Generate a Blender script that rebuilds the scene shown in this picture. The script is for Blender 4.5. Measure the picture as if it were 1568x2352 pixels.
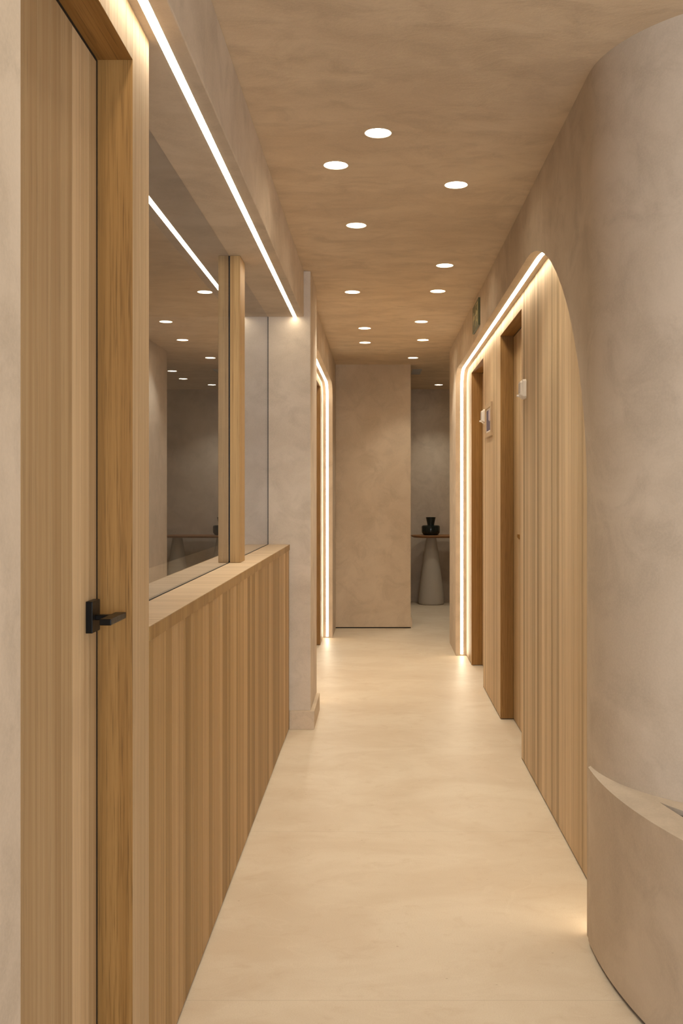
import bpy, bmesh, math, random
from mathutils import Vector

# ------------------------------------------------------------------ camera, world, lights, exposure
for o in list(bpy.data.objects):
    bpy.data.objects.remove(o, do_unlink=True)
S = bpy.context.scene
COL = S.collection
H = 1.3                     # eye height
FPX = 2287.0                # focal length in pixels of the 1568 x 2352 frame
W_, H_ = 1568, 2352
VPX, VPY = 870.0, 1130.0
cd = bpy.data.cameras.new('camera'); cam = bpy.data.objects.new('camera', cd); COL.objects.link(cam)
cam.location = (0, 0, H); cam.rotation_euler = (math.radians(90), 0, 0)
cd.sensor_fit = 'VERTICAL'; cd.sensor_height = 36; cd.sensor_width = 24
cd.lens = FPX / H_ * 36
cd.shift_x = -(VPX - W_ / 2) / H_
cd.shift_y = (VPY - H_ / 2) / H_
cd.clip_start = 0.02
S.camera = cam
vs = S.view_settings
vs.view_transform = 'Standard'; vs.look = 'None'; vs.gamma = 1; vs.use_curve_mapping = False
vs.exposure = 0.74
w = bpy.data.worlds.new('world'); S.world = w; w.use_nodes = True
w.node_tree.nodes['Background'].inputs[0].default_value = (0.80, 0.88, 1.0, 1)
w.node_tree.nodes['Background'].inputs[1].default_value = 0.5

WARM = (0.96, 0.83, 0.62)
SPOTC = (0.90, 0.84, 0.69)
LED_E = 12.5
DOWN_E = 22.0
SPOT_W = 14.5

def area(name, loc, rot, sx, sy, power, col):
    l = bpy.data.lights.new(name, 'AREA'); l.shape = 'RECTANGLE'; l.size = sx; l.size_y = sy
    l.energy = power; l.color = col
    o = bpy.data.objects.new(name, l); COL.objects.link(o); o.location = loc; o.rotation_euler = rot
    return o
# daylight that comes through the glazed front behind the camera
area('daylight', (1.3, -3.35, 1.35), (math.radians(90), 0, 0), 3.6, 2.0, 112, (0.84, 0.92, 1.0))

# ------------------------------------------------------------------ materials
def nm(name):
    m = bpy.data.materials.new(name); m.use_nodes = True
    nt = m.node_tree; b = nt.nodes['Principled BSDF']
    return m, nt, b
def N(nt, t, **k):
    n = nt.nodes.new(t)
    for a, v in k.items():
        if a.startswith('i_'): n.inputs[a[2:].replace('_', ' ')].default_value = v
        else: setattr(n, a, v)
    return n
def plain(name, col, rough=0.5, metal=0.0, emit=None, es=0):
    m, nt, b = nm(name)
    b.inputs['Base Color'].default_value = (*col, 1); b.inputs['Roughness'].default_value = rough
    b.inputs['Metallic'].default_value = metal
    ns = N(nt, 'ShaderNodeTexNoise', i_Scale=90.0, i_Detail=3.0)
    g = N(nt, 'ShaderNodeNewGeometry'); nt.links.new(g.outputs['Position'], ns.inputs['Vector'])
    mr = N(nt, 'ShaderNodeMapRange'); mr.inputs[3].default_value = rough * .85; mr.inputs[4].default_value = min(1, rough * 1.15)
    nt.links.new(ns.outputs[0], mr.inputs[0]); nt.links.new(mr.outputs[0], b.inputs['Roughness'])
    if emit:
        b.inputs['Emission Color'].default_value = (*emit, 1); b.inputs['Emission Strength'].default_value = es
    return m
def scaled_pos(nt, sx, sy, sz, off=(0, 0, 0)):
    g = N(nt, 'ShaderNodeNewGeometry'); mp = N(nt, 'ShaderNodeMapping')
    mp.inputs['Scale'].default_value = (sx, sy, sz); mp.inputs['Location'].default_value = off
    nt.links.new(g.outputs['Position'], mp.inputs['Vector'])
    return mp.outputs[0]
def mixc(nt, fac, a, b, blend='MIX'):
    n = N(nt, 'ShaderNodeMix', data_type='RGBA', blend_type=blend)
    for s, v in ((0, fac), (6, a), (7, b)):
        if isinstance(v, (tuple, list)): n.inputs[s].default_value = (*v, 1) if len(v) == 3 else v
        elif isinstance(v, (int, float)): n.inputs[s].default_value = v
        else: nt.links.new(v, n.inputs[s])
    return n.outputs[2]
def ramp(nt, src, lo, hi):
    mr = N(nt, 'ShaderNodeMapRange', interpolation_type='SMOOTHSTEP')
    mr.inputs[1].default_value = lo; mr.inputs[2].default_value = hi
    nt.links.new(src, mr.inputs[0]); return mr.outputs[0]

def plaster(name, a, b_, scale=1.0, bump=.25, sc=(1, 1, 1)):
    m, nt, b = nm(name)
    v = scaled_pos(nt, *sc)
    n1 = N(nt, 'ShaderNodeTexNoise', i_Scale=2.1 * scale, i_Detail=6.0, i_Roughness=.62, i_Distortion=1.3)
    n2 = N(nt, 'ShaderNodeTexNoise', i_Scale=6 * scale, i_Detail=9.0, i_Roughness=.62, i_Distortion=.7)
    n3 = N(nt, 'ShaderNodeTexNoise', i_Scale=170.0, i_Detail=3.0, i_Roughness=.7)
    for n in (n1, n2, n3): nt.links.new(v, n.inputs['Vector'])
    c = mixc(nt, ramp(nt, n1.outputs[0], .32, .68), a, b_)
    d = tuple(x * .86 for x in a)
    f2 = ramp(nt, n2.outputs[0], .42, .72)
    mm = N(nt, 'ShaderNodeMath', operation='MULTIPLY'); nt.links.new(f2, mm.inputs[0]); mm.inputs[1].default_value = .8
    c = mixc(nt, mm.outputs[0], c, d)
    f3 = ramp(nt, n3.outputs[0], .35, .7)
    m3 = N(nt, 'ShaderNodeMath', operation='MULTIPLY'); nt.links.new(f3, m3.inputs[0]); m3.inputs[1].default_value = .22
    c = mixc(nt, m3.outputs[0], c, tuple(min(1, x * 1.13) for x in b_))
    nt.links.new(c, b.inputs['Base Color']); b.inputs['Roughness'].default_value = .82
    b.inputs['Specular IOR Level'].default_value = .25
    add = N(nt, 'ShaderNodeMath', operation='ADD'); nt.links.new(n2.outputs[0], add.inputs[0])
    ms = N(nt, 'ShaderNodeMath', operation='MULTIPLY'); nt.links.new(n3.outputs[0], ms.inputs[0]); ms.inputs[1].default_value = .15
    nt.links.new(ms.outputs[0], add.inputs[1])
    bp = N(nt, 'ShaderNodeBump'); bp.inputs['Strength'].default_value = bump; bp.inputs['Distance'].default_value = .006
    nt.links.new(add.outputs[0], bp.inputs['Height']); nt.links.new(bp.outputs[0], b.inputs['Normal'])
    return m

def wood(name, light, dark, axis='Z', pores=.5, rough=.5, gs=1.0, l2=1.6, a2=.45):
    """light oak: fine streaks along the grain axis, a tone for each plank"""
    m, nt, b = nm(name)
    def sc(a, l): return (l if axis == 'X' else a, l if axis == 'Y' else a, l if axis == 'Z' else a)
    at = N(nt, 'ShaderNodeAttribute', attribute_name='tone')
    v = scaled_pos(nt, *sc(1, 1))
    # every plank is cut from another board: shift the grain by its tone
    cb = N(nt, 'ShaderNodeCombineXYZ'); m0 = N(nt, 'ShaderNodeMath', operation='MULTIPLY'); m0.inputs[1].default_value = 37.0
    nt.links.new(at.outputs['Fac'], m0.inputs[0])
    for i in range(3): nt.links.new(m0.outputs[0], cb.inputs[i])
    va = N(nt, 'ShaderNodeVectorMath', operation='ADD'); nt.links.new(v, va.inputs[0]); nt.links.new(cb.outputs[0], va.inputs[1])
    def ns(a, l, det, rg, dist=0.0):
        mp = N(nt, 'ShaderNodeMapping'); mp.inputs['Scale'].default_value = sc(a, l)
        nt.links.new(va.outputs[0], mp.inputs['Vector'])
        n = N(nt, 'ShaderNodeTexNoise', i_Scale=1.0, i_Detail=det, i_Roughness=rg, i_Distortion=dist)
        nt.links.new(mp.outputs[0], n.inputs['Vector']); return n.outputs[0]
    g1 = ns(44 * gs, .35, 4, .65, .1); g2 = ns(190 * gs, l2, 3, .6); g3 = ns(330 * gs, 6, 2, .5); g4 = ns(9, .2, 2, .5, .2)
    c = mixc(nt, ramp(nt, g1, .3, .7), light, dark)
    k = N(nt, 'ShaderNodeMath', operation='MULTIPLY'); nt.links.new(ramp(nt, g2, .45, .72), k.inputs[0]); k.inputs[1].default_value = a2
    c = mixc(nt, k.outputs[0], c, tuple(x * .78 for x in dark))
    k = N(nt, 'ShaderNodeMath', operation='MULTIPLY'); nt.links.new(ramp(nt, g3, .58, .72), k.inputs[0]); k.inputs[1].default_value = pores
    c = mixc(nt, k.outputs[0], c, tuple(x * .55 for x in dark))
    k = N(nt, 'ShaderNodeMath', operation='MULTIPLY'); nt.links.new(ramp(nt, g4, .35, .7), k.inputs[0]); k.inputs[1].default_value = .3
    c = mixc(nt, k.outputs[0], c, tuple(min(1, x * 1.1) for x in light))
    # tone: -1 .. 1
    br = N(nt, 'ShaderNodeMath', operation='MULTIPLY_ADD'); nt.links.new(at.outputs['Fac'], br.inputs[0])
    br.inputs[1].default_value = .27; br.inputs[2].default_value = 1.0
    hs = N(nt, 'ShaderNodeHueSaturation'); nt.links.new(br.outputs[0], hs.inputs['Value']); nt.links.new(c, hs.inputs['Color'])
    sa = N(nt, 'ShaderNodeMath', operation='MULTIPLY_ADD'); nt.links.new(at.outputs['Fac'], sa.inputs[0])
    sa.inputs[1].default_value = -.07; sa.inputs[2].default_value = 1.0
    nt.links.new(sa.outputs[0], hs.inputs['Saturation'])
    nt.links.new(hs.outputs[0], b.inputs['Base Color'])
    b.inputs['Roughness'].default_value = rough; b.inputs['Specular IOR Level'].default_value = .3
    bp = N(nt, 'ShaderNodeBump'); bp.inputs['Strength'].default_value = .12; bp.inputs['Distance'].default_value = .001
    nt.links.new(g2, bp.inputs['Height']); nt.links.new(bp.outputs[0], b.inputs['Normal'])
    return m

PL = plaster('plaster_wall', (.56, .465, .365), (.65, .55, .445))
PL_WARMLIT = plaster('plaster_end_wall_warmlit', (.58, .455, .325), (.66, .53, .39))  # same plaster, tanner: warm glow of the light lines put into the colour
PLC = plaster('plaster_ceiling', (.60, .475, .345), (.70, .57, .425), 1.0, .5, (.8, 1.3, 1))
OAK = wood('oak_panel', (.54, .39, .225), (.41, .27, .14))
OAKC = wood('oak_counter_planks', (.43, .268, .108), (.29, .16, .054))
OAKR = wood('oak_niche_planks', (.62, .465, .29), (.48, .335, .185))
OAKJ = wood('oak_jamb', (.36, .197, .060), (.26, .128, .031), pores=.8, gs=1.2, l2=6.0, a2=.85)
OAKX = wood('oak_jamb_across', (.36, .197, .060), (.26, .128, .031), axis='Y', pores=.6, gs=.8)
OAKT = wood('oak_counter_top', (.66, .50, .34), (.52, .37, .23), axis='X', pores=.3)
OAKTAB = wood('table_oak', (.34, .17, .07), (.22, .10, .04), axis='X', pores=.4)
BLACK = plain('black_metal', (.010, .009, .008), .38, .7)
DARK = plain('dark_gap', (.02, .015, .01), .8)
SEAL = plain('black_seal', (.006, .006, .006), .6)
WHITEP = plain('white_plastic', (.78, .72, .66), .42)
SCREEN = plain('grey_screen', (.42, .40, .40), .3)
CUP = plain('white_reflector', (.9, .86, .8), .5)
LEDM = plain('led_diffuser', (.9, .85, .8), .5, 0, WARM, LED_E)
DOWNM = plain('lamp_lens', (.9, .9, .9), .5, 0, WARM, DOWN_E)
ALU = plain('aluminium_channel', (.7, .68, .64), .45, .6)
CONE = plain('stone_pedestal', (.52, .47, .40), .75)
VASE = plain('dark_green_glaze', (.012, .018, .016), .16)
BLIND = plain('shadow_backing', (.05, .04, .03), .9)
SKIRT = plaster('skirting_stone', (.56, .44, .32), (.64, .52, .39), 2.0, .1)

def floor_mat():
    m, nt, b = nm('limestone_floor')
    v = scaled_pos(nt, 1, 1.6, 1)
    n1 = N(nt, 'ShaderNodeTexNoise', i_Scale=1.7, i_Detail=7.0, i_Roughness=.6, i_Distortion=.9)
    n2 = N(nt, 'ShaderNodeTexNoise', i_Scale=7.0, i_Detail=9.0, i_Roughness=.7, i_Distortion=1.2)
    n3 = N(nt, 'ShaderNodeTexNoise', i_Scale=240.0, i_Detail=2.0)
    n4 = N(nt, 'ShaderNodeTexVoronoi', feature='F1', i_Scale=16.0)
    for n in (n1, n2, n3, n4): nt.links.new(v, n.inputs['Vector'])
    c = mixc(nt, ramp(nt, n1.outputs[0], .35, .68), (.64, .53, .40), (.71, .61, .48))
    k = N(nt, 'ShaderNodeMath', operation='MULTIPLY'); nt.links.new(ramp(nt, n2.outputs[0], .5, .75), k.inputs[0]); k.inputs[1].default_value = .45
    c = mixc(nt, k.outputs[0], c, (.56, .43, .30))
    k = N(nt, 'ShaderNodeMath', operation='MULTIPLY'); nt.links.new(ramp(nt, n3.outputs[0], .4, .75), k.inputs[0]); k.inputs[1].default_value = .3
    c = mixc(nt, k.outputs[0], c, (.52, .40, .28))
    # few little fossil specks
    lt = N(nt, 'ShaderNodeMath', operation='LESS_THAN'); nt.links.new(n4.outputs['Distance'], lt.inputs[0]); lt.inputs[1].default_value = .055
    wn = N(nt, 'ShaderNodeMath', operation='GREATER_THAN'); sp = N(nt, 'ShaderNodeSeparateColor')
    nt.links.new(n4.outputs['Color'], sp.inputs[0]); nt.links.new(sp.outputs[0], wn.inputs[0]); wn.inputs[1].default_value = .8
    mu = N(nt, 'ShaderNodeMath', operation='MULTIPLY'); nt.links.new(lt.outputs[0], mu.inputs[0]); nt.links.new(wn.outputs[0], mu.inputs[1])
    mu2 = N(nt, 'ShaderNodeMath', operation='MULTIPLY'); nt.links.new(mu.outputs[0], mu2.inputs[0]); mu2.inputs[1].default_value = .6
    c = mixc(nt, mu2.outputs[0], c, (.36, .25, .16))
    # pale veins
    nv = N(nt, 'ShaderNodeTexNoise', i_Scale=.9, i_Detail=4.0, i_Roughness=.55, i_Distortion=.5); nt.links.new(v, nv.inputs['Vector'])
    sb = N(nt, 'ShaderNodeMath', operation='SUBTRACT'); nt.links.new(nv.outputs[0], sb.inputs[0]); sb.inputs[1].default_value = .52
    ab = N(nt, 'ShaderNodeMath', operation='ABSOLUTE'); nt.links.new(sb.outputs[0], ab.inputs[0])
    vf = N(nt, 'ShaderNodeMapRange'); nt.links.new(ab.outputs[0], vf.inputs[0]); vf.inputs[1].default_value = 0; vf.inputs[2].default_value = .004
    vf.inputs[3].default_value = .16; vf.inputs[4].default_value = 0
    c = mixc(nt, vf.outputs[0], c, (.78, .68, .54))
    # tile joints every 1.265 m along the corridor
    g = N(nt, 'ShaderNodeNewGeometry'); sx = N(nt, 'ShaderNodeSeparateXYZ'); nt.links.new(g.outputs['Position'], sx.inputs[0])
    a1 = N(nt, 'ShaderNodeMath', operation='SUBTRACT'); nt.links.new(sx.outputs[1], a1.inputs[0]); a1.inputs[1].default_value = 2.545 - 1.265 * 8
    d1 = N(nt, 'ShaderNodeMath', operation='DIVIDE'); nt.links.new(a1.outputs[0], d1.inputs[0]); d1.inputs[1].default_value = 1.265
    fr = N(nt, 'ShaderNodeMath', operation='FRACT'); nt.links.new(d1.outputs[0], fr.inputs[0])
    l1 = N(nt, 'ShaderNodeMath', operation='LESS_THAN'); nt.links.new(fr.outputs[0], l1.inputs[0]); l1.inputs[1].default_value = .0016
    k = N(nt, 'ShaderNodeMath', operation='MULTIPLY'); nt.links.new(l1.outputs[0], k.inputs[0]); k.inputs[1].default_value = .55
    c = mixc(nt, k.outputs[0], c, (.42, .33, .24))
    nt.links.new(c, b.inputs['Base Color'])
    rr = N(nt, 'ShaderNodeMapRange'); nt.links.new(n2.outputs[0], rr.inputs[0]); rr.inputs[3].default_value = .36; rr.inputs[4].default_value = .52
    nt.links.new(rr.outputs[0], b.inputs['Roughness']); b.inputs['Specular IOR Level'].default_value = .45
    bp = N(nt, 'ShaderNodeBump'); bp.inputs['Strength'].default_value = .08; bp.inputs['Distance'].default_value = .002
    nt.links.new(n2.outputs[0], bp.inputs['Height']); nt.links.new(bp.outputs[0], b.inputs['Normal'])
    return m
FLOOR = floor_mat()

def glass_mat():
    m = bpy.data.materials.new('window_glass'); m.use_nodes = True; nt = m.node_tree; nt.nodes.clear()
    out = N(nt, 'ShaderNodeOutputMaterial'); mx = N(nt, 'ShaderNodeMixShader')
    tr = N(nt, 'ShaderNodeBsdfTransparent'); gl = N(nt, 'ShaderNodeBsdfGlossy')
    tr.inputs[0].default_value = (.86, .88, .90, 1)
    gl.inputs[0].default_value = (.90, .93, 1.0, 1); gl.inputs['Roughness'].default_value = 0.0
    fr = N(nt, 'ShaderNodeFresnel'); fr.inputs[0].default_value = 2.2
    g = N(nt, 'ShaderNodeNewGeometry'); inv = N(nt, 'ShaderNodeMath', operation='SUBTRACT'); inv.inputs[0].default_value = 1
    nt.links.new(g.outputs['Backfacing'], inv.inputs[1])
    mu = N(nt, 'ShaderNodeMath', operation='MULTIPLY'); nt.links.new(fr.outputs[0], mu.inputs[0]); nt.links.new(inv.outputs[0], mu.inputs[1])
    boost = N(nt, 'ShaderNodeMath', operation='MULTIPLY', use_clamp=True); boost.inputs[1].default_value = 1.5   # both faces of the pane mirror
    nt.links.new(mu.outputs[0], boost.inputs[0]); nt.links.new(boost.outputs[0], mx.inputs[0]); nt.links.new(tr.outputs[0], mx.inputs[1]); nt.links.new(gl.outputs[0], mx.inputs[2])
    nt.links.new(mx.outputs[0], out.inputs[0])
    return m
GLASS = glass_mat()

# ------------------------------------------------------------------ helpers
def BM(): return bmesh.new()
def box(bm, x0, x1, y0, y1, z0, z1, tone=None):
    L = None
    if tone is not None: L = bm.faces.layers.float.get('tone') or bm.faces.layers.float.new('tone')
    vs_ = [bm.verts.new(p) for p in ((x0, y0, z0), (x1, y0, z0), (x1, y1, z0), (x0, y1, z0), (x0, y0, z1), (x1, y0, z1), (x1, y1, z1), (x0, y1, z1))]
    fs = [(0, 3, 2, 1), (4, 5, 6, 7), (0, 1, 5, 4), (1, 2, 6, 5), (2, 3, 7, 6), (3, 0, 4, 7)]
    out = []
    for f in fs:
        fc = bm.faces.new([vs_[i] for i in f]); out.append(fc)
    if tone is not None:
        for f in out: f[L] = tone
    return out
def prism(bm, pts, z0, z1):
    """vertical prism over a plan polygon"""
    a = [bm.verts.new((x, y, z0)) for x, y in pts]; b = [bm.verts.new((x, y, z1)) for x, y in pts]
    bm.faces.new(a[::-1]); bm.faces.new(b)
    for i in range(len(pts)):
        j = (i + 1) % len(pts); bm.faces.new((a[i], a[j], b[j], b[i]))
def lathe(bm, prof, seg=40, c=(0, 0)):
    rings = []
    for r, z in prof:
        if r < 1e-6: rings.append([bm.verts.new((c[0], c[1], z))])
        else: rings.append([bm.verts.new((c[0] + r * math.cos(2 * math.pi * k / seg), c[1] + r * math.sin(2 * math.pi * k / seg), z)) for k in range(seg)])
    for A, B in zip(rings, rings[1:]):
        for k in range(seg):
            l = (k + 1) % seg
            if len(A) == 1 and len(B) == 1: continue
            if len(A) == 1: bm.faces.new((A[0], B[k], B[l]))
            elif len(B) == 1: bm.faces.new((A[k], A[l], B[0]))
            else: bm.faces.new((A[k], A[l], B[l], B[k]))
def obj(name, bm, mat, parent=None, smooth=False, bevel=0, origin=None):
    bmesh.ops.recalc_face_normals(bm, faces=bm.faces)
    if parent is not None: off = parent.matrix_world.translation.copy() if False else Vector(parent['_o'])
    else:
        xs = [v.co for v in bm.verts]
        off = Vector(((min(p.x for p in xs) + max(p.x for p in xs)) / 2, (min(p.y for p in xs) + max(p.y for p in xs)) / 2, min(p.z for p in xs)))
        if origin: off = Vector(origin)
    for v in bm.verts: v.co -= off
    me = bpy.data.meshes.new(name)
    if smooth:
        for f in bm.faces: f.smooth = True
    bm.to_mesh(me); bm.free()
    if smooth: me.set_sharp_from_angle(angle=math.radians(32))
    me.materials.append(mat)
    o = bpy.data.objects.new(name, me); COL.objects.link(o)
    if parent is not None:
        o.parent = parent
    else:
        o.location = off
    o['_o'] = tuple(off)
    if bevel:
        md = o.modifiers.new('bevel', 'BEVEL'); md.width = bevel; md.segments = 2; md.limit_method = 'ANGLE'; md.angle_limit = math.radians(40)
    return o
def empty(name, loc):
    o = bpy.data.objects.new(name, None); COL.objects.link(o); o.location = loc; o['_o'] = tuple(loc)
    o.empty_display_size = .1
    return o
def thing(o, label, cat, group=None):
    o['label'] = label; o['category'] = cat
    if group: o['group'] = group
    return o
def structure(o, label=None, cat=None):
    o['kind'] = 'structure'
    if label: o['label'] = label
    if cat: o['category'] = cat
    return o
def fy(s): return FPX * H / s       # depth of a floor point s pixels below the horizon

# ------------------------------------------------------------------ measures (metres)
ZC = H * 1.935                  # ceiling
XR, XRW = H * .469, H * .534    # right plaster face, right oak face
XL, XLW = -H * .318, -H * .382  # left plaster face, far left oak face
ZB = H * 1.741                  # underside of beam and top of niches
ZD = H * 1.687                  # door head
ZDL = H * 1.664
XCF = -H * .378                 # counter and near door surround face
YP0, YP1 = fy(543), fy(495)     # pier
XP = -H * .289
YE = fy(313)                    # end wall
XE = H * .233
YF = fy(252)                    # far wall
YRE = fy(346)                   # right wall ends
YNE = 2.90                      # right wall starts to curve
YNA, YNB = 2.92, fy(376)        # right niche
GAP = .009

# ------------------------------------------------------------------ floor and ceiling
bm = BM(); box(bm, -3.0, 4.0, -3.6, YF + .3, -.12, 0)
structure(obj('floor', bm, FLOOR), 'pale beige limestone tiled corridor floor', 'floor')

# downlight places: (pixel x, pixel y) read on the ceiling plane, label
def ceil_pt(px, py):
    s = (VPY - py) / (ZC / H - 1); return ((px - VPX) / s * H, fy(s))
DL = [
    (868, 306, 'round recessed downlight nearest the camera, in the middle of the ceiling'),
    (771, 380, 'recessed downlight second from the camera, left row beside the beam'),
    (1047, 425, 'recessed downlight nearest the camera of those in the right row'),
    (818, 518, 'recessed downlight in the left row, third from the camera, standing clear of others'),
    (1021, 610, 'recessed downlight in the right row, second from the camera'),
    (809, 671, 'recessed downlight in the left row level with the pier top'),
    (1005, 669, 'recessed downlight in the right row, third from the camera'),
    (837, 754, 'small recessed downlight, front one of the far left pair'),
    (967, 739, 'small recessed downlight in the right row, above where the exit sign hangs'),
    (838, 787, 'small recessed downlight, back one of the far left pair'),
    (971, 781, 'small recessed downlight in the right row near the corridor end'),
    (948, 822, 'small recessed downlight closest to the top of the plaster end wall'),
    (1007, 884, 'smallest recessed downlight, in the far nook above the vase'),
]
DLP = [(*ceil_pt(x, y), l) for x, y, l in DL]
DLP += [(.66 * H, fy(297), 'nook downlight seen only as the left reflection in the window, front one'),
        (.68 * H, fy(278), 'nook downlight seen only as a reflection in the window, back one')]
DLR = .046
HID = [(-.12, 2.35), (-.02, 1.2), (1.6, 1.2), (1.6, -.6), (.3, -.8), (3.0, .6), (.2, -2.2)]
bm = BM()
def loop(pts):
    v = [bm.verts.new((x, y, ZC)) for x, y in pts]
    return [bm.edges.new((v[i], v[(i + 1) % len(v)])) for i in range(len(v))]
edges = loop([(-3.0, -3.6), (4.0, -3.6), (4.0, YF + .3), (-3.0, YF + .3)])
for p in DLP:
    edges += loop([(p[0] + DLR * math.cos(k * math.pi / 16), p[1] + DLR * math.sin(k * math.pi / 16)) for k in range(32)])
bmesh.ops.triangle_fill(bm, use_beauty=True, use_dissolve=False, edges=edges)
for f in bm.faces:
    f.normal_update()
    if f.normal.z > 0: f.normal_flip()
me = bpy.data.meshes.new('ceiling'); bm.to_mesh(me); bm.free(); me.materials.append(PLC)
ceil = bpy.data.objects.new('ceiling', me); COL.objects.link(ceil); ceil['_o'] = (0, 0, 0)
structure(ceil, 'warm beige trowelled plaster ceiling', 'ceiling')
bm = BM(); box(bm, -3.0, 4.0, -3.6, YF + .3, ZC + .09, ZC + .2)
structure(obj('ceiling', bm, BLIND))

# ------------------------------------------------------------------ plaster walls
def arch_path(ya, yb, zt, a1, b1, p1, r2, n=40):
    """opening outline from the near floor point over the top to the far floor point, as (y, z)"""
    P = [(ya, 0.0)]
    for k in range(n + 1):
        t = math.pi / 2 * k / n
        u = math.cos(t) ** (2 / p1); v = math.sin(t) ** (2 / p1)
        P.append((ya + a1 - a1 * u, zt - b1 + b1 * v))
    for k in range(13):
        t = math.pi / 2 * k / 12
        P.append((yb - r2[0] + r2[0] * math.sin(t), zt - r2[1] + r2[1] * math.cos(t)))
    P.append((yb, 0.0))
    Q = [P[0]]
    for p in P[1:]:
        if math.hypot(p[0] - Q[-1][0], p[1] - Q[-1][1]) > 1e-5: Q.append(p)
    return Q
def arch_wall(name, x0, x1, y0, y1, path, mat):
    bm = BM()
    poly = [(y0, 0)] + path + [(y1, 0), (y1, ZC), (y0, ZC)]
    A = [bm.verts.new((x0, y, z)) for y, z in poly]; B = [bm.verts.new((x1, y, z)) for y, z in poly]
    bm.faces.new(A); bm.faces.new(B[::-1])
    n = len(poly)
    for i in range(n): bm.faces.new((A[i], A[(i + 1) % n], B[(i + 1) % n], B[i]))
    return obj(name, bm, mat, smooth=True)
PR = arch_path(YNA, YNB, ZB, 1.18, ZB - H, 1.83, (.20, .11))
structure(arch_wall('wall_right', XR, XRW, YNE, YRE, PR, PL), 'beige plaster wall with long lit arch niche', 'wall')
PLP = arch_path(6.1, fy(335), ZB, .3, .2, 2.0, (.22, .11))
structure(arch_wall('wall_left', XL, XLW, YP1, YE + .02, PLP, PL), 'plaster wall on the left behind the pier, with lit arch niche', 'wall')
# rounded end of the right wall
R1 = .50
arc = [(XR + R1 - R1 * math.cos(k * math.pi / 80), YNE - R1 * math.sin(k * math.pi / 80)) for k in range(41)]
bm = BM(); prism(bm, arc + [(4.0, YNE - R1), (4.0, YNE), ], 0, ZC)
structure(obj('wall_right', bm, PL, smooth=True), 'greige plaster wall curving away to the right in the foreground', 'wall')
# wall beyond niche closes to the right
bm = BM(); box(bm, XRW, 3.0, YRE - .4, YRE, 0, ZC)
structure(obj('wall_right', bm, PL))
# end wall block with a shadow gap below
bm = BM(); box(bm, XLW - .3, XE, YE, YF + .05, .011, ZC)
structure(obj('wall_back', bm, PL_WARMLIT), 'plaster wall, warm light in its colour, that closes the corridor', 'wall')
bm = BM(); box(bm, XLW - .3, XE - .012, YE + .014, YF + .04, 0, .0105)
structure(obj('trim_1', bm, DARK))
bm = BM(); box(bm, XE, XE + .014, YE + .012, YF - .001, 0, .10)
structure(obj('baseboard_back', bm, SKIRT))
# far nook
bm = BM(); box(bm, XE, 3.0, YF, YF + .2, 0, ZC)
structure(obj('wall_far', bm, PL), 'shaded plaster wall of the far nook behind the table', 'wall')
bm = BM(); box(bm, 2.6, 3.0, YRE, YF, 0, ZC)
structure(obj('wall_far_right', bm, PL))
# pier and its baseboard
bm = BM(); box(bm, -2.9, XP, YP0, YP1, 0, ZC)
structure(obj('wall_left', bm, PL, bevel=.004), 'plaster pier standing at the far end of the counter', 'wall')
bm = BM()
zb_ = .10; tb = .022
pts = [(XCF, YP0 - .024), (XP + tb, YP0 - .024), (XP + tb, YP1 - .06), (XP, YP1 - .06), (XP, YP0), (XCF, YP0)]
prism(bm, pts, 0, zb_)
structure(obj('baseboard_left', bm, SKIRT, bevel=.002), 'low stone baseboard wrapped around the pier foot', 'baseboard')
# beam with fascia along the left, above counter and near door
bm = BM(); box(bm, -1.3, XL, -3.6, YP0, ZB, ZC)
structure(obj('trim_2', bm, PL, bevel=.003), 'plaster beam above the counter carrying a light line', 'beam')
# near left wall
bm = BM(); box(bm, -1.3, XL, -3.6, 1.149, 0, ZB)
structure(obj('wall_left', bm, PL), 'grey plaster wall edge at the far left of the photo', 'wall')
# reception room behind the glass
bm = BM(); box(bm, -3.0, -2.8, -3.6, YF, 0, ZC)
structure(obj('wall_reception', bm, PL))
bm = BM(); box(bm, -2.8, -.72, 1.95, 2.05, 0, ZC)
structure(obj('wall_reception', bm, PL))
bm = BM(); box(bm, -1.3, -1.25, -3.6, 2.0, 0, ZC)
structure(obj('wall_reception', bm, PL))
# reception hall behind the camera
bm = BM(); box(bm, 4.0, 4.2, -3.6, YNE, 0, ZC)
structure(obj('wall_hall', bm, PL))
bm = BM()
box(bm, XL, 4.0, -3.7, -3.6, 0, .3); box(bm, XL, 4.0, -3.7, -3.6, 2.4, ZC); box(bm, XL, -.2, -3.7, -3.6, .3, 2.4); box(bm, 3.2, 4.0, -3.7, -3.6, .3, 2.4)
structure(obj('wall_front', bm, PL))

# ------------------------------------------------------------------ oak panelling
def strips(rng, y0, y1, ws):
    y = y0; out = []
    while y < y1 - 1e-4:
        w_ = rng.choice(ws) * rng.uniform(.85, 1.15); e = min(y1, y + w_)
        if y1 - e < .012: e = y1
        out.append((y, e)); y = e
    return out
def plank_wall(bm, x, sg, y0, y1, z0, z1, rng, ws, openings=(), zo=0, t=.016, amp=1.0, gap=.0007):
    """planks whose face lies at x; the wall body is on the side sg"""
    cuts = [y0]
    for a, b in openings: cuts += [a, b]
    cuts.append(y1)
    prev = 0.0
    for i in range(len(cuts) - 1):
        opn = i % 2 == 1
        for a, b in strips(rng, cuts[i], cuts[i + 1], ws):
            tn = max(-1, min(1, rng.gauss(0, .55) * amp)); 
            X0, X1 = sorted((x, x + sg * t))
            box(bm, X0, X1, a + gap, b - gap, zo if opn else z0, z1, tn)
        X0, X1 = sorted((x + sg * (t * .35), x + sg * .06))
        box(bm, X0, X1, cuts[i], cuts[i + 1], (zo + .004) if opn else z0, z1 - .002, -.9)
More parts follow.
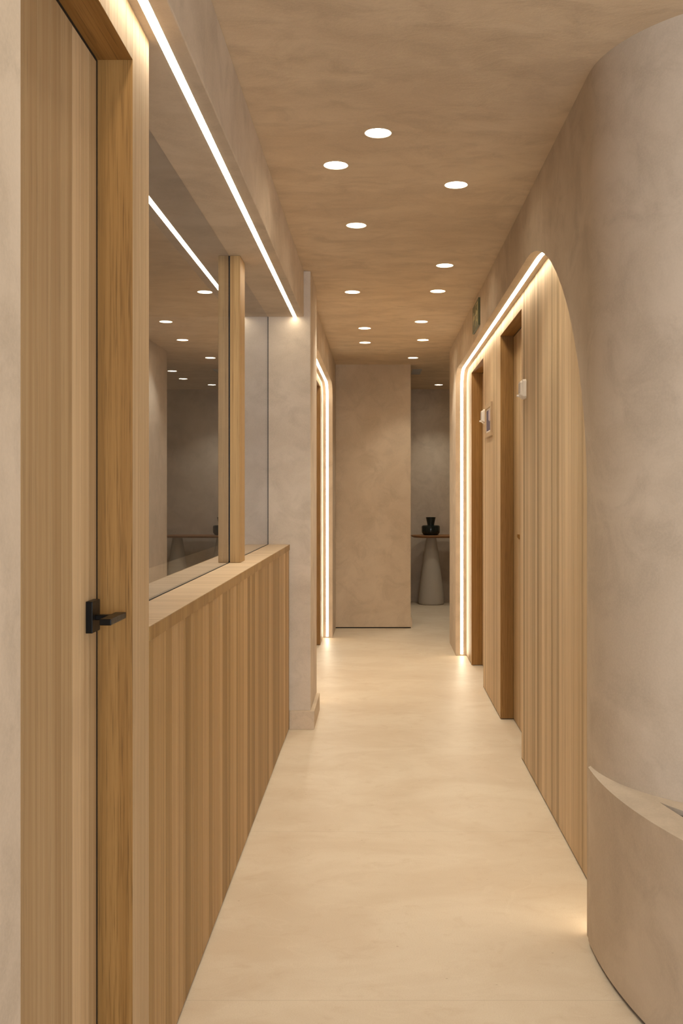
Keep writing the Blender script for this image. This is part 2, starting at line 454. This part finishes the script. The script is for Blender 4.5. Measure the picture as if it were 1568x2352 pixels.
D2 = (fy(613), fy(522)); D3 = (fy(448.5), fy(398)); D4 = (7.6, fy(352))
WS = (.028, .05, .062, .062, .085)
rng = random.Random(4)
bm = BM()
plank_wall(bm, XRW, 1, YNE + .002, YRE - .42, GAP, ZB + .06, rng, WS, (D2, D3), ZD)
structure(obj('wall_niche_right', bm, OAKR), 'vertical oak plank panelling inside the long arch niche', 'wall panelling')
bm = BM()
for a, b in ((YNE, D2[0]), (D2[1], D3[0]), (D3[1], YRE - .42)): box(bm, XRW + .012, XRW + .1, a, b, 0, GAP)
structure(obj('trim_3', bm, DARK))
bm = BM()
plank_wall(bm, XLW, -1, YP1 + .002, YE - .002, GAP, ZB + .06, rng, WS, (D4,), ZD)
structure(obj('wall_niche_left', bm, OAKR), 'oak plank panelling inside the far left arch niche', 'wall panelling')
# surround of the near left door
YJ = fy(1495); YJE = fy(1397); YJ0 = 1.149
bm = BM()
plank_wall(bm, XCF, -1, YJ0, YJE, 0.006, ZB, rng, (.045, .055, .06), ((YJ0 + .001, YJ),), ZDL)
structure(obj('wall_panelling_left', bm, OAK), 'oak plank surround of the near left door', 'wall panelling')
bm = BM(); box(bm, XCF - .14, XCF - .062, YJ + .03, YJE - .002, 0, ZB)
structure(obj('trim_4', bm, OAK))

# ------------------------------------------------------------------ doors
def door(n, x, sg, y0, y1, zt, dep, label, seed, ws=(.05, .06, .08), handle=None):
    """opening y0..y1 in an oak wall whose face is at x; leaf set back by dep on side sg"""
    r = empty('door_%d' % n, (x + sg * dep, (y0 + y1) / 2, 0)); structure(r, label, 'door')
    t = .022
    bm = BM()
    X0, X1 = sorted((x + sg * .0004, x + sg * (dep + .06)))
    box(bm, X0, X1, y1 - .0006, y1 + t, 0.004, zt + t, .1)      # far jamb faces the camera
    box(bm, X0, X1, y0 - t, y0 + .0006, 0.004, zt + t, 0)
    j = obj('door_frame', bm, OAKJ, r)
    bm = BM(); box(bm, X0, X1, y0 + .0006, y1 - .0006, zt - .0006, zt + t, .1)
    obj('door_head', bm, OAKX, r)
    bm = BM()
    plank_wall(bm, x + sg * dep, sg, y0 + .004, y1 - .013, .008, zt - .009, random.Random(seed), ws, t=.014, amp=.5)
    obj('door_leaf', bm, OAK, r)
    bm = BM(); X0, X1 = sorted((x + sg * (dep + .0006), x + sg * (dep + .05)))
    box(bm, X0, X1, y1 - .0126, y1 - .0007, .005, zt - .002)
    box(bm, X0, X1, y0 + .0007, y0 + .0036, .005, zt - .002)
    box(bm, X0, X1, y0 + .004, y1 - .013, zt - .0085, zt - .0008)
    obj('door_seal', bm, SEAL, r)
    return r
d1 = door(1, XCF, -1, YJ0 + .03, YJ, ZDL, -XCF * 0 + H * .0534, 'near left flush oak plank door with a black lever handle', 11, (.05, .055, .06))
xl = XCF - H * .0534
hn = empty('door_handle', (xl, 1.93, 1.058)); hn.parent = d1
hn.location = Vector((xl, 1.93, 1.058)) - Vector(d1['_o']); hn['label'] = 'black metal lever handle'
hn['_o'] = (xl, 1.93, 1.058)
def hobj(name, f, bev):
    bm = BM(); f(bm)
    o = obj(name, bm, BLACK, hn, bevel=bev); return o
hobj('rose', lambda b: box(b, xl - .0005, xl + .013, 1.905, 1.957, 1.029, 1.090), .0012)
hobj('lever', lambda b: (box(b, xl + .012, xl + .050, 1.925, 1.943, 1.052, 1.062), box(b, xl + .040, xl + .062, 1.855, 1.966, 1.051, 1.063)), .0015)
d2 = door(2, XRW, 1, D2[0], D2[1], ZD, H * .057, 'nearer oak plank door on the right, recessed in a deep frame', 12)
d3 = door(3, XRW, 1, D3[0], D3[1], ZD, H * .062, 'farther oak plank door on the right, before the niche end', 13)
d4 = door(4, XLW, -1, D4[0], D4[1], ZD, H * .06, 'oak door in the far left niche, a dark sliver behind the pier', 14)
# small wooden edge pull on the nearer right door
xd = XRW + H * .057
for dd, yy, xx in ((d2, fy(545), xd), (d3, D3[1] - .25, XRW + H * .062)):
    bm = BM()
    a = [bm.verts.new(p) for p in ((xx, yy - .022, 1.040), (xx, yy + .022, 1.040), (xx, yy + .022, 1.068), (xx, yy - .022, 1.068))]
    b = [bm.verts.new(p) for p in ((xx - .012, yy - .016, 1.054), (xx - .012, yy + .016, 1.054), (xx - .012, yy + .016, 1.068), (xx - .012, yy - .016, 1.068))]
    bm.faces.new(a); bm.faces.new(b[::-1])
    for i in range(4): bm.faces.new((a[i], a[(i + 1) % 4], b[(i + 1) % 4], b[i]))
    obj('door_pull', bm, OAKJ, dd, bevel=.001)

# ------------------------------------------------------------------ reception counter
ZT = H * .778; TT = H * .0236
cn = empty('reception_counter', (XCF, (YJE + YP0) / 2, 0))
thing(cn, 'long oak reception counter with vertical planks below the window', 'counter')
XG = -H * .469
bm = BM(); box(bm, XG - .26, XCF - .0015, YJE + .0005, YP0 - .0005, ZT - TT, ZT, 0)
obj('countertop', bm, OAKT, cn, bevel=.0015)
bm = BM(); box(bm, XCF - .0015, XCF + .0015, YJE + .0005, YP0 - .0005, ZT - TT, ZT - .0004, -.5)  # front edge of the top; its dimmer light is put into the darker oak
obj('shaded_edge', bm, OAKC, cn)
bm = BM(); rng = random.Random(21)
plank_wall(bm, XCF, -1, YJE + .001, YP0 - .026, GAP, ZT - TT - .001, rng, (.03, .045, .06, .06, .075, .09), amp=1.6, gap=.0016)
obj('front_panel', bm, OAKC, cn)
bm = BM(); box(bm, XCF - .06, XCF - .012, YJE + .001, YP0 - .03, 0, GAP)
obj('plinth', bm, DARK, cn)

# ------------------------------------------------------------------ window above the counter
wn = empty('window_1', (XG, (YJE + YP0) / 2, ZT)); structure(wn, 'tall fixed glass above the counter mirroring the corridor', 'window')
bm = BM(); box(bm, XG - .010, XG, YJE + .001, YP0 - .001, ZT + .0005, ZB - .0005)
obj('glass_pane', bm, GLASS, wn)
xa, xb, ya_, yb_ = XG + .0028, -H * .4345, fy(733), fy(709)
bm = BM(); box(bm, xa, xb, ya_, yb_, ZT + .0005, ZB - .0005, .3)
o = obj('mullion', bm, OAKC, wn, bevel=.0015); o['label'] = 'vertical oak post'
bm = BM(); box(bm, XG + .0005, xa, ya_ + .004, yb_ - .004, ZT + .0005, ZB - .0005)
obj('seal', bm, SEAL, wn)
bm = BM()
box(bm, XG - .012, XG + .002, YP0 - .004, YP0 - .0008, ZT + .0005, ZB - .0005); box(bm, XG - .011, XG + .0015, YJE + .002, YP0 - .004, ZT + .0002, ZT + .0022)
obj('seal', bm, SEAL, wn)

# ------------------------------------------------------------------ light lines
def ribbon(path, x0, x1, off, th):
    """closed-section strip that follows a (y, z) path; off = distance inside the opening"""
    bm = BM(); rings = []
    n = len(path)
    for i, (y, z) in enumerate(path):
        a = path[max(0, i - 1)]; b = path[min(n - 1, i + 1)]
        t = Vector((b[0] - a[0], b[1] - a[1])).normalized(); nn = Vector((t.y, -t.x))   # into the opening
        ring = []
        for xx, d in ((x0, off), (x1, off), (x1, off + th), (x0, off + th)):
            ring.append(bm.verts.new((xx, y + nn.x * d, z + nn.y * d)))
        rings.append(ring)
    for A, B in zip(rings, rings[1:]):
        for k in range(4): bm.faces.new((A[k], A[(k + 1) % 4], B[(k + 1) % 4], B[k]))
    bm.faces.new(rings[0]); bm.faces.new(rings[-1][::-1])
    return bm
def light_line(path, xc, label, loc):
    path = [(path[0][0], .012)] + path[1:-1] + [(path[-1][0], .012)]
    r = empty('led_light_line', loc); thing(r, label, 'light strip')
    obj('channel', ribbon(path, xc - .0125, xc + .0125, -.004, .0042), ALU, r)
    obj('diffuser', ribbon(path, xc - .0105, xc + .0105, .0003, .0004), LEDM, r, smooth=True)
light_line(PR, XR + .57 * (XRW - XR), 'white light line following the arch of the long right niche', (XR + .05, YNB, 0))
light_line(PLP, XL - .57 * (XL - XLW), 'white light line following the arch of the small far left niche', (XL - .05, fy(335), 0))
xs_ = -H * .3555
r = empty('led_light_line', (xs_, 2.5, ZB)); thing(r, 'straight white light line set into the underside of the left beam', 'light strip')
bm = BM(); box(bm, xs_ - .0115, xs_ + .0115, -2.5, YP0 - .002, ZB - .0003, ZB + .004); obj('channel', bm, ALU, r)
bm = BM(); box(bm, xs_ - .0095, xs_ + .0095, -2.5, YP0 - .004, ZB - .0009, ZB - .0004); obj('diffuser', bm, LEDM, r)

# ------------------------------------------------------------------ downlights
def spot(x, y, power=SPOT_W, deg=96, blend=.8):
    l = bpy.data.lights.new('downlight_beam', 'SPOT'); l.energy = power; l.color = SPOTC
    l.spot_size = math.radians(deg); l.spot_blend = blend; l.shadow_soft_size = .03
    o = bpy.data.objects.new('downlight_beam', l); COL.objects.link(o); o.location = (x, y, ZC - .006)
    return o
x0, y0, lab = DLP[0]
root = empty('downlight', (x0, y0, ZC))
def ring_bm():
    bm = BM(); lathe(bm, [(DLR, ZC - .0008), (DLR + .0012, ZC - .0008), (DLR + .0012, ZC + .034), (DLR - .004, ZC + .034), (DLR - .0015, ZC)], 32, (x0, y0))
    return bm
obj('reflector', ring_bm(), CUP, root, smooth=True)
bm = BM(); lathe(bm, [(0, ZC + .026), (DLR - .0045, ZC + .026), (DLR - .0045, ZC + .032), (0, ZC + .032)], 32, (x0, y0))
obj('lens', bm, DOWNM, root)
thing(root, lab, 'downlight', 'round recessed downlights in the ceiling')
def copy_tree(o, parent=None):
    c = o.copy(); COL.objects.link(c); c.parent = parent
    for ch in list(o.children): copy_tree(ch, c)
    return c
spot(x0, y0)
for x, y, lab in DLP[1:]:
    c = copy_tree(root); c.location = (x, y, ZC); c['label'] = lab
    spot(x, y, SPOT_W * (.9 if y > YE else 1), 96 if y > YE else 96)
for x, y in HID:
    spot(x, y)

# ------------------------------------------------------------------ plaster ledge in the right foreground
C2 = (.600 + 1.69, 2.80); R2 = 1.69
def arcp(C, R, a0, a1, n): return [(C[0] - R * math.cos(a0 + (a1 - a0) * k / n), C[1] - R * math.sin(a0 + (a1 - a0) * k / n)) for k in range(n + 1)]
C1 = (XR + R1, YNE)
ZL = H * .392
front = arcp(C2, R2, -math.asin(.06 / R2), math.asin(1.35 / R2), 50)
# back follows the curved wall, slightly inside it
outer = [(XR + .012, front[0][1])] + front + [(2.2, front[-1][1]), (2.2, YNE - R1 + .02)] + [(C1[0] - (R1 - .015) * math.cos(t), C1[1] - (R1 - .015) * math.sin(t)) for t in [math.pi / 2 * (1 - k / 20) for k in range(21)]]
outer = outer[1:]
ho = arcp(C2, R2 - .093, math.asin((2.80 - 2.537) / (R2 - .093)), math.asin(.72 / (R2 - .093)), 30)
hb = [(.732, 2.502), (.754, 2.467), (.80, 2.425), (.88, 2.385), (1.0, 2.35), (1.15, 2.335)]
hole = ho + hb[::-1]
lg = empty('plaster_ledge', (.9, 2.3, 0))
thing(lg, 'low curved plaster ledge in front of the rounded right wall, with a dark slot', 'ledge')
bm = BM()
def lp(pts, z):
    v = [bm.verts.new((x, y, z)) for x, y in pts]
    return v, [bm.edges.new((v[i], v[(i + 1) % len(v)])) for i in range(len(v))]
zg = .012; dpth = .10
vo, eo = lp(outer, ZL); vh, eh = lp(hole, ZL)
bmesh.ops.triangle_fill(bm, use_beauty=True, edges=eo + eh)
vb = [bm.verts.new((x, y, zg)) for x, y in outer]
for i in range(len(outer)):
    j = (i + 1) % len(outer); bm.faces.new((vo[i], vo[j], vb[j], vb[i]))
vi = [bm.verts.new((x, y, ZL - dpth)) for x, y in hole]
for i in range(len(hole)):
    j = (i + 1) % len(hole); bm.faces.new((vh[i], vi[i], vi[j], vh[j]))
bm.faces.new(vi)
obj('ledge_body', bm, PL, lg, smooth=True)
# recessed kick below it
kick = arcp((C2[0] + .02, C2[1]), R2, -.02, math.asin(1.3 / R2), 40) + [(2.1, 1.55), (2.1, 2.42), (1.12, 2.42)]
bm = BM(); prism(bm, kick, 0, zg + .001); obj('kick', bm, DARK, lg)
# dark insert in the slot
ins = [p for p in arcp(C2, R2 - .096, math.asin((2.80 - 2.475) / (R2 - .096)), math.asin(.70 / (R2 - .096)), 24)]
ins += [(1.148, 2.332), (1.0, 2.346), (.88, 2.381), (.801, 2.421), (.757, 2.463), (.744, 2.479)]
bm = BM(); prism(bm, ins, ZL - .09, ZL - .013); obj('insert', bm, BLACK, lg)

# ------------------------------------------------------------------ wall devices on the oak
def device(y, z, label):
    r = empty('wall_call_unit', (XRW, y, z)); thing(r, label, 'wall unit', 'white plastic units beside the doors')
    w_, h_ = .040, .046
    def rr(w, h, c):
        return [(-w + c, -h), (w - c, -h), (w, -h + c), (w, h - c), (w - c, h), (-w + c, h), (-w, h - c), (-w, -h + c)]
    def slab(name, w, h, c, d0, d1, w2, h2, mat, par, bev=.002, dz=0, dy=0):
        bm = BM()
        A = [bm.verts.new((XRW - d0, y + a + dy, z + b + dz)) for a, b in rr(w, h, c)]
        B = [bm.verts.new((XRW - d1, y + a + dy, z + b + dz)) for a, b in rr(w2, h2, c * .9)]
        bm.faces.new(A); bm.faces.new(B[::-1])
        for i in range(8): bm.faces.new((A[i], A[(i + 1) % 8], B[(i + 1) % 8], B[i]))
        return obj(name, bm, mat, par, bevel=bev)
    slab('base', w_, h_, .010, 0, .018, w_ * .97, h_ * .97, WHITEP, r)
    cv = slab('cover', w_ * .86, h_ * .86, .008, .0178, .029, w_ * .74, h_ * .76, WHITEP, r)
    slab('screen', w_ * .60, h_ * .52, .003, .0288, .0300, w_ * .58, h_ * .5, SCREEN, r, 0, dz=.004).parent = cv
    bm = BM(); lathe(bm, [(0, 0), (.0055, 0), (.0055, .009), (.004, .011), (0, .011)], 16)
    bmesh.ops.rotate(bm, verts=bm.verts, cent=(0, 0, 0), matrix=__import__('mathutils').Matrix.Rotation(-math.pi / 2, 3, 'Y'))
    bmesh.ops.translate(bm, verts=bm.verts, vec=(XRW - .0285, y + .014, z - .030))
    obj('button', bm, WHITEP, r, smooth=True).parent = cv
    return r
device(fy(635) + .042, H * 1.3745, 'white plastic unit on the oak just before the nearer right door')
device(fy(461) + .040, H * 1.378, 'white plastic unit behind the picture frame, by the farther right door')

# ------------------------------------------------------------------ framed picture
yA, yB, zA, zB = fy(489), fy(463.5), H * 1.266, H * 1.426
pf = empty('picture_frame', (XRW, (yA + yB) / 2, zA)); thing(pf, 'small framed picture in blue and violet hanging between the right doors', 'picture frame')
FRM = plain('pale_frame_wood', (.50, .36, .22), .5)
bm = BM(); fw = .028
for a, b, c, d in ((yA, yB, zA, zA + fw), (yA, yB, zB - fw, zB), (yA, yA + fw * 1.1, zA + fw, zB - fw), (yB - fw * 1.1, yB, zA + fw, zB - fw)):
    box(bm, XRW - .013, XRW, a, b, c, d)
obj('frame', bm, FRM, pf, bevel=.001)
bm = BM(); box(bm, XRW - .006, XRW - .0005, yA + fw, yB - fw, zA + fw, zB - fw); obj('mat_board', bm, plain('mat_board', (.80, .77, .76), .6), pf)
u0, u1, v0, v1 = yA + fw + .02, yB - fw - .02, zA + fw + .012, zB - fw - .012
pic = empty('picture', (XRW - .007, (u0 + u1) / 2, v0)); pic.parent = pf; pic.location = Vector(pic['_o']) - Vector(pf['_o'])
bm = BM(); box(bm, XRW - .0068, XRW - .006, u0, u1, v0, v1); obj('picture_ground', bm, plain('picture_dark_blue', (.075, .06, .13), .5), pf)
bm = BM()
P = [(u0, v0 + .50 * (v1 - v0)), (u0 + .30 * (u1 - u0), v0 + .42 * (v1 - v0)), (u0 + .52 * (u1 - u0), v0 + .52 * (v1 - v0)), (u0 + .50 * (u1 - u0), v1), (u0, v1)]
A = [bm.verts.new((XRW - .0069, a, b)) for a, b in P]; B = [bm.verts.new((XRW - .0074, a, b)) for a, b in P]
bm.faces.new(A); bm.faces.new(B[::-1])
for i in range(5): bm.faces.new((A[i], A[(i + 1) % 5], B[(i + 1) % 5], B[i]))
obj('picture_shape', bm, plain('picture_lilac', (.46, .38, .46), .5), pf)
bpy.data.objects.remove(pic)

# ------------------------------------------------------------------ exit sign
ye0, ye1, ze0, ze1 = fy(496), fy(467), H * 1.775, H * 1.902
es = empty('exit_sign', (XR, (ye0 + ye1) / 2, ze0)); thing(es, 'olive green emergency exit sign high on the plaster above the niche', 'exit sign')
bm = BM(); box(bm, XR - .012, XR, ye0, ye1, ze0, ze1); obj('plate', bm, plain('sign_green', (.10, .115, .045), .45), es, bevel=.001)
PALE = plain('sign_pale', (.50, .44, .24), .5)
def flat(name, polys, par):
    bm = BM(); x1, x0_ = XR - .0119, XR - .0132
    for P in polys:
        A = [bm.verts.new((x1, ye1 - u * (ye1 - ye0), ze0 + v * (ze1 - ze0))) for u, v in P]
        B = [bm.verts.new((x0_, ye1 - u * (ye1 - ye0), ze0 + v * (ze1 - ze0))) for u, v in P]
        bm.faces.new(A); bm.faces.new(B[::-1])
        for i in range(len(P)): bm.faces.new((A[i], A[(i + 1) % len(P)], B[(i + 1) % len(P)], B[i]))
    obj(name, bm, PALE, par)
flat('arrow', [[(.10, .5), (.22, .74), (.22, .58), (.42, .58), (.42, .42), (.22, .42), (.22, .26)]], es)
circ = [(.66 + .028 * math.cos(a * math.pi / 6), .80 + .07 * math.sin(a * math.pi / 6)) for a in range(12)]
flat('running_figure', [circ, [(.62, .70), (.72, .66), (.70, .42), (.61, .44)], [(.62, .69), (.55, .56), (.50, .58), (.49, .53), (.57, .47), (.64, .62)],
     [(.71, .66), (.77, .55), (.80, .60), (.82, .56), (.78, .45), (.70, .56)], [(.61, .45), (.66, .44), (.58, .26), (.52, .12), (.48, .16), (.55, .30)],
     [(.66, .45), (.71, .43), (.74, .30), (.82, .28), (.82, .22), (.70, .22)]], es)
flat('doorway', [[(.86, .12), (.92, .12), (.92, .90), (.56, .90), (.56, .86), (.86, .86)]], es)

# ------------------------------------------------------------------ ceiling vent
vx0, vx1 = (945 - VPX) / 296 * H, (967 - VPX) / 296 * H
vy0, vy1 = fy(302), fy(290)
vt = empty('ceiling_vent', ((vx0 + vx1) / 2, (vy0 + vy1) / 2, ZC)); thing(vt, 'small grey air vent in the ceiling over the far nook', 'vent')
GREY = plain('vent_grey', (.45, .42, .38), .5)
bm = BM(); f_ = .012
for a, b, c, d in ((vx0, vx1, vy0, vy0 + f_), (vx0, vx1, vy1 - f_, vy1), (vx0, vx0 + f_, vy0 + f_, vy1 - f_), (vx1 - f_, vx1, vy0 + f_, vy1 - f_)):
    box(bm, a, b, c, d, ZC - .006, ZC)
obj('frame', bm, GREY, vt)
bm = BM(); k = vy0 + f_ + .012
while k < vy1 - f_ - .01:
    box(bm, vx0 + f_, vx1 - f_, k, k + .008, ZC - .005, ZC - .0005); k += .03
obj('slats', bm, GREY, vt)

# ------------------------------------------------------------------ table and vase in the nook
ZTAB = H * .615
tb_ = empty('console_table', (.467 * H, YF - .23, 0)); thing(tb_, 'dark oak topped table on tapered stone pedestal in the far nook', 'table')
tx0, tx1 = .285 * H, 1.0 * H; cy = YF - .24; ry = .19
out = []
for k in range(48):
    t = 2 * math.pi * k / 48
    cx = (tx0 + tx1) / 2; L = (tx1 - tx0) / 2 - ry
    out.append((cx + (L if math.cos(t) > 0 else -L) + ry * math.cos(t), cy + ry * math.sin(t)))
bm = BM()
for i, (sc_, z) in enumerate(((.93, ZTAB - .026), (1.0, ZTAB - .012), (1.0, ZTAB))):
    pass
def ringt(d, z): 
    r_ = []
    for k in range(48):
        t = 2 * math.pi * k / 48; cx = (tx0 + tx1) / 2; L = (tx1 - tx0) / 2 - ry
        r_.append(bm.verts.new((cx + (L if math.cos(t) > 0 else -L) + (ry - d) * math.cos(t), cy + (ry - d) * math.sin(t), z)))
    return r_
RS = [ringt(.03, ZTAB - .026), ringt(.004, ZTAB - .012), ringt(0, ZTAB - .008), ringt(.001, ZTAB)]
for A, B in zip(RS, RS[1:]):
    for k in range(48): bm.faces.new((A[k], A[(k + 1) % 48], B[(k + 1) % 48], B[k]))
bm.faces.new(RS[0][::-1]); bm.faces.new(RS[-1])
obj('tabletop', bm, OAKTAB, tb_, smooth=True)
for cx in (.467 * H, .86 * H):
    bm = BM()
    lathe(bm, [(0, 0), (.138, 0), (.148, .012), (.150, .04), (.143, .13), (.125, .28), (.104, .44), (.082, .60), (.064, .72), (.056, ZTAB - .027), (0, ZTAB - .027)], 48, (cx, cy))
    obj('pedestal', bm, CONE, tb_, smooth=True)
vx = .463 * H; vyy = cy + .01; z0 = ZTAB
vr = empty('vase', (vx, vyy, z0)); thing(vr, 'black glazed vase with squat body and flared neck on the table', 'vase')
q = H / 257
bm = BM(); lathe(bm, [(0, z0), (15 * q, z0), (17 * q, z0 + 1 * q), (20.5 * q, z0 + 6 * q), (21 * q, z0 + 8 * q), (21 * q, z0 + 19 * q), (20 * q, z0 + 21.5 * q), (17 * q, z0 + 22.8 * q), (8.5 * q, z0 + 23.2 * q), (0, z0 + 23.2 * q)], 48, (vx, vyy))
obj('body', bm, VASE, vr, smooth=True)
bm = BM(); lathe(bm, [(8 * q, z0 + 23 * q), (8 * q, z0 + 25 * q), (11.4 * q, z0 + 41 * q), (10.2 * q, z0 + 41 * q), (7 * q, z0 + 26 * q), (0, z0 + 26 * q)], 40, (vx, vyy))
obj('neck', bm, VASE, vr, smooth=True)

for o in bpy.data.objects:
    if '_o' in o: del o['_o']
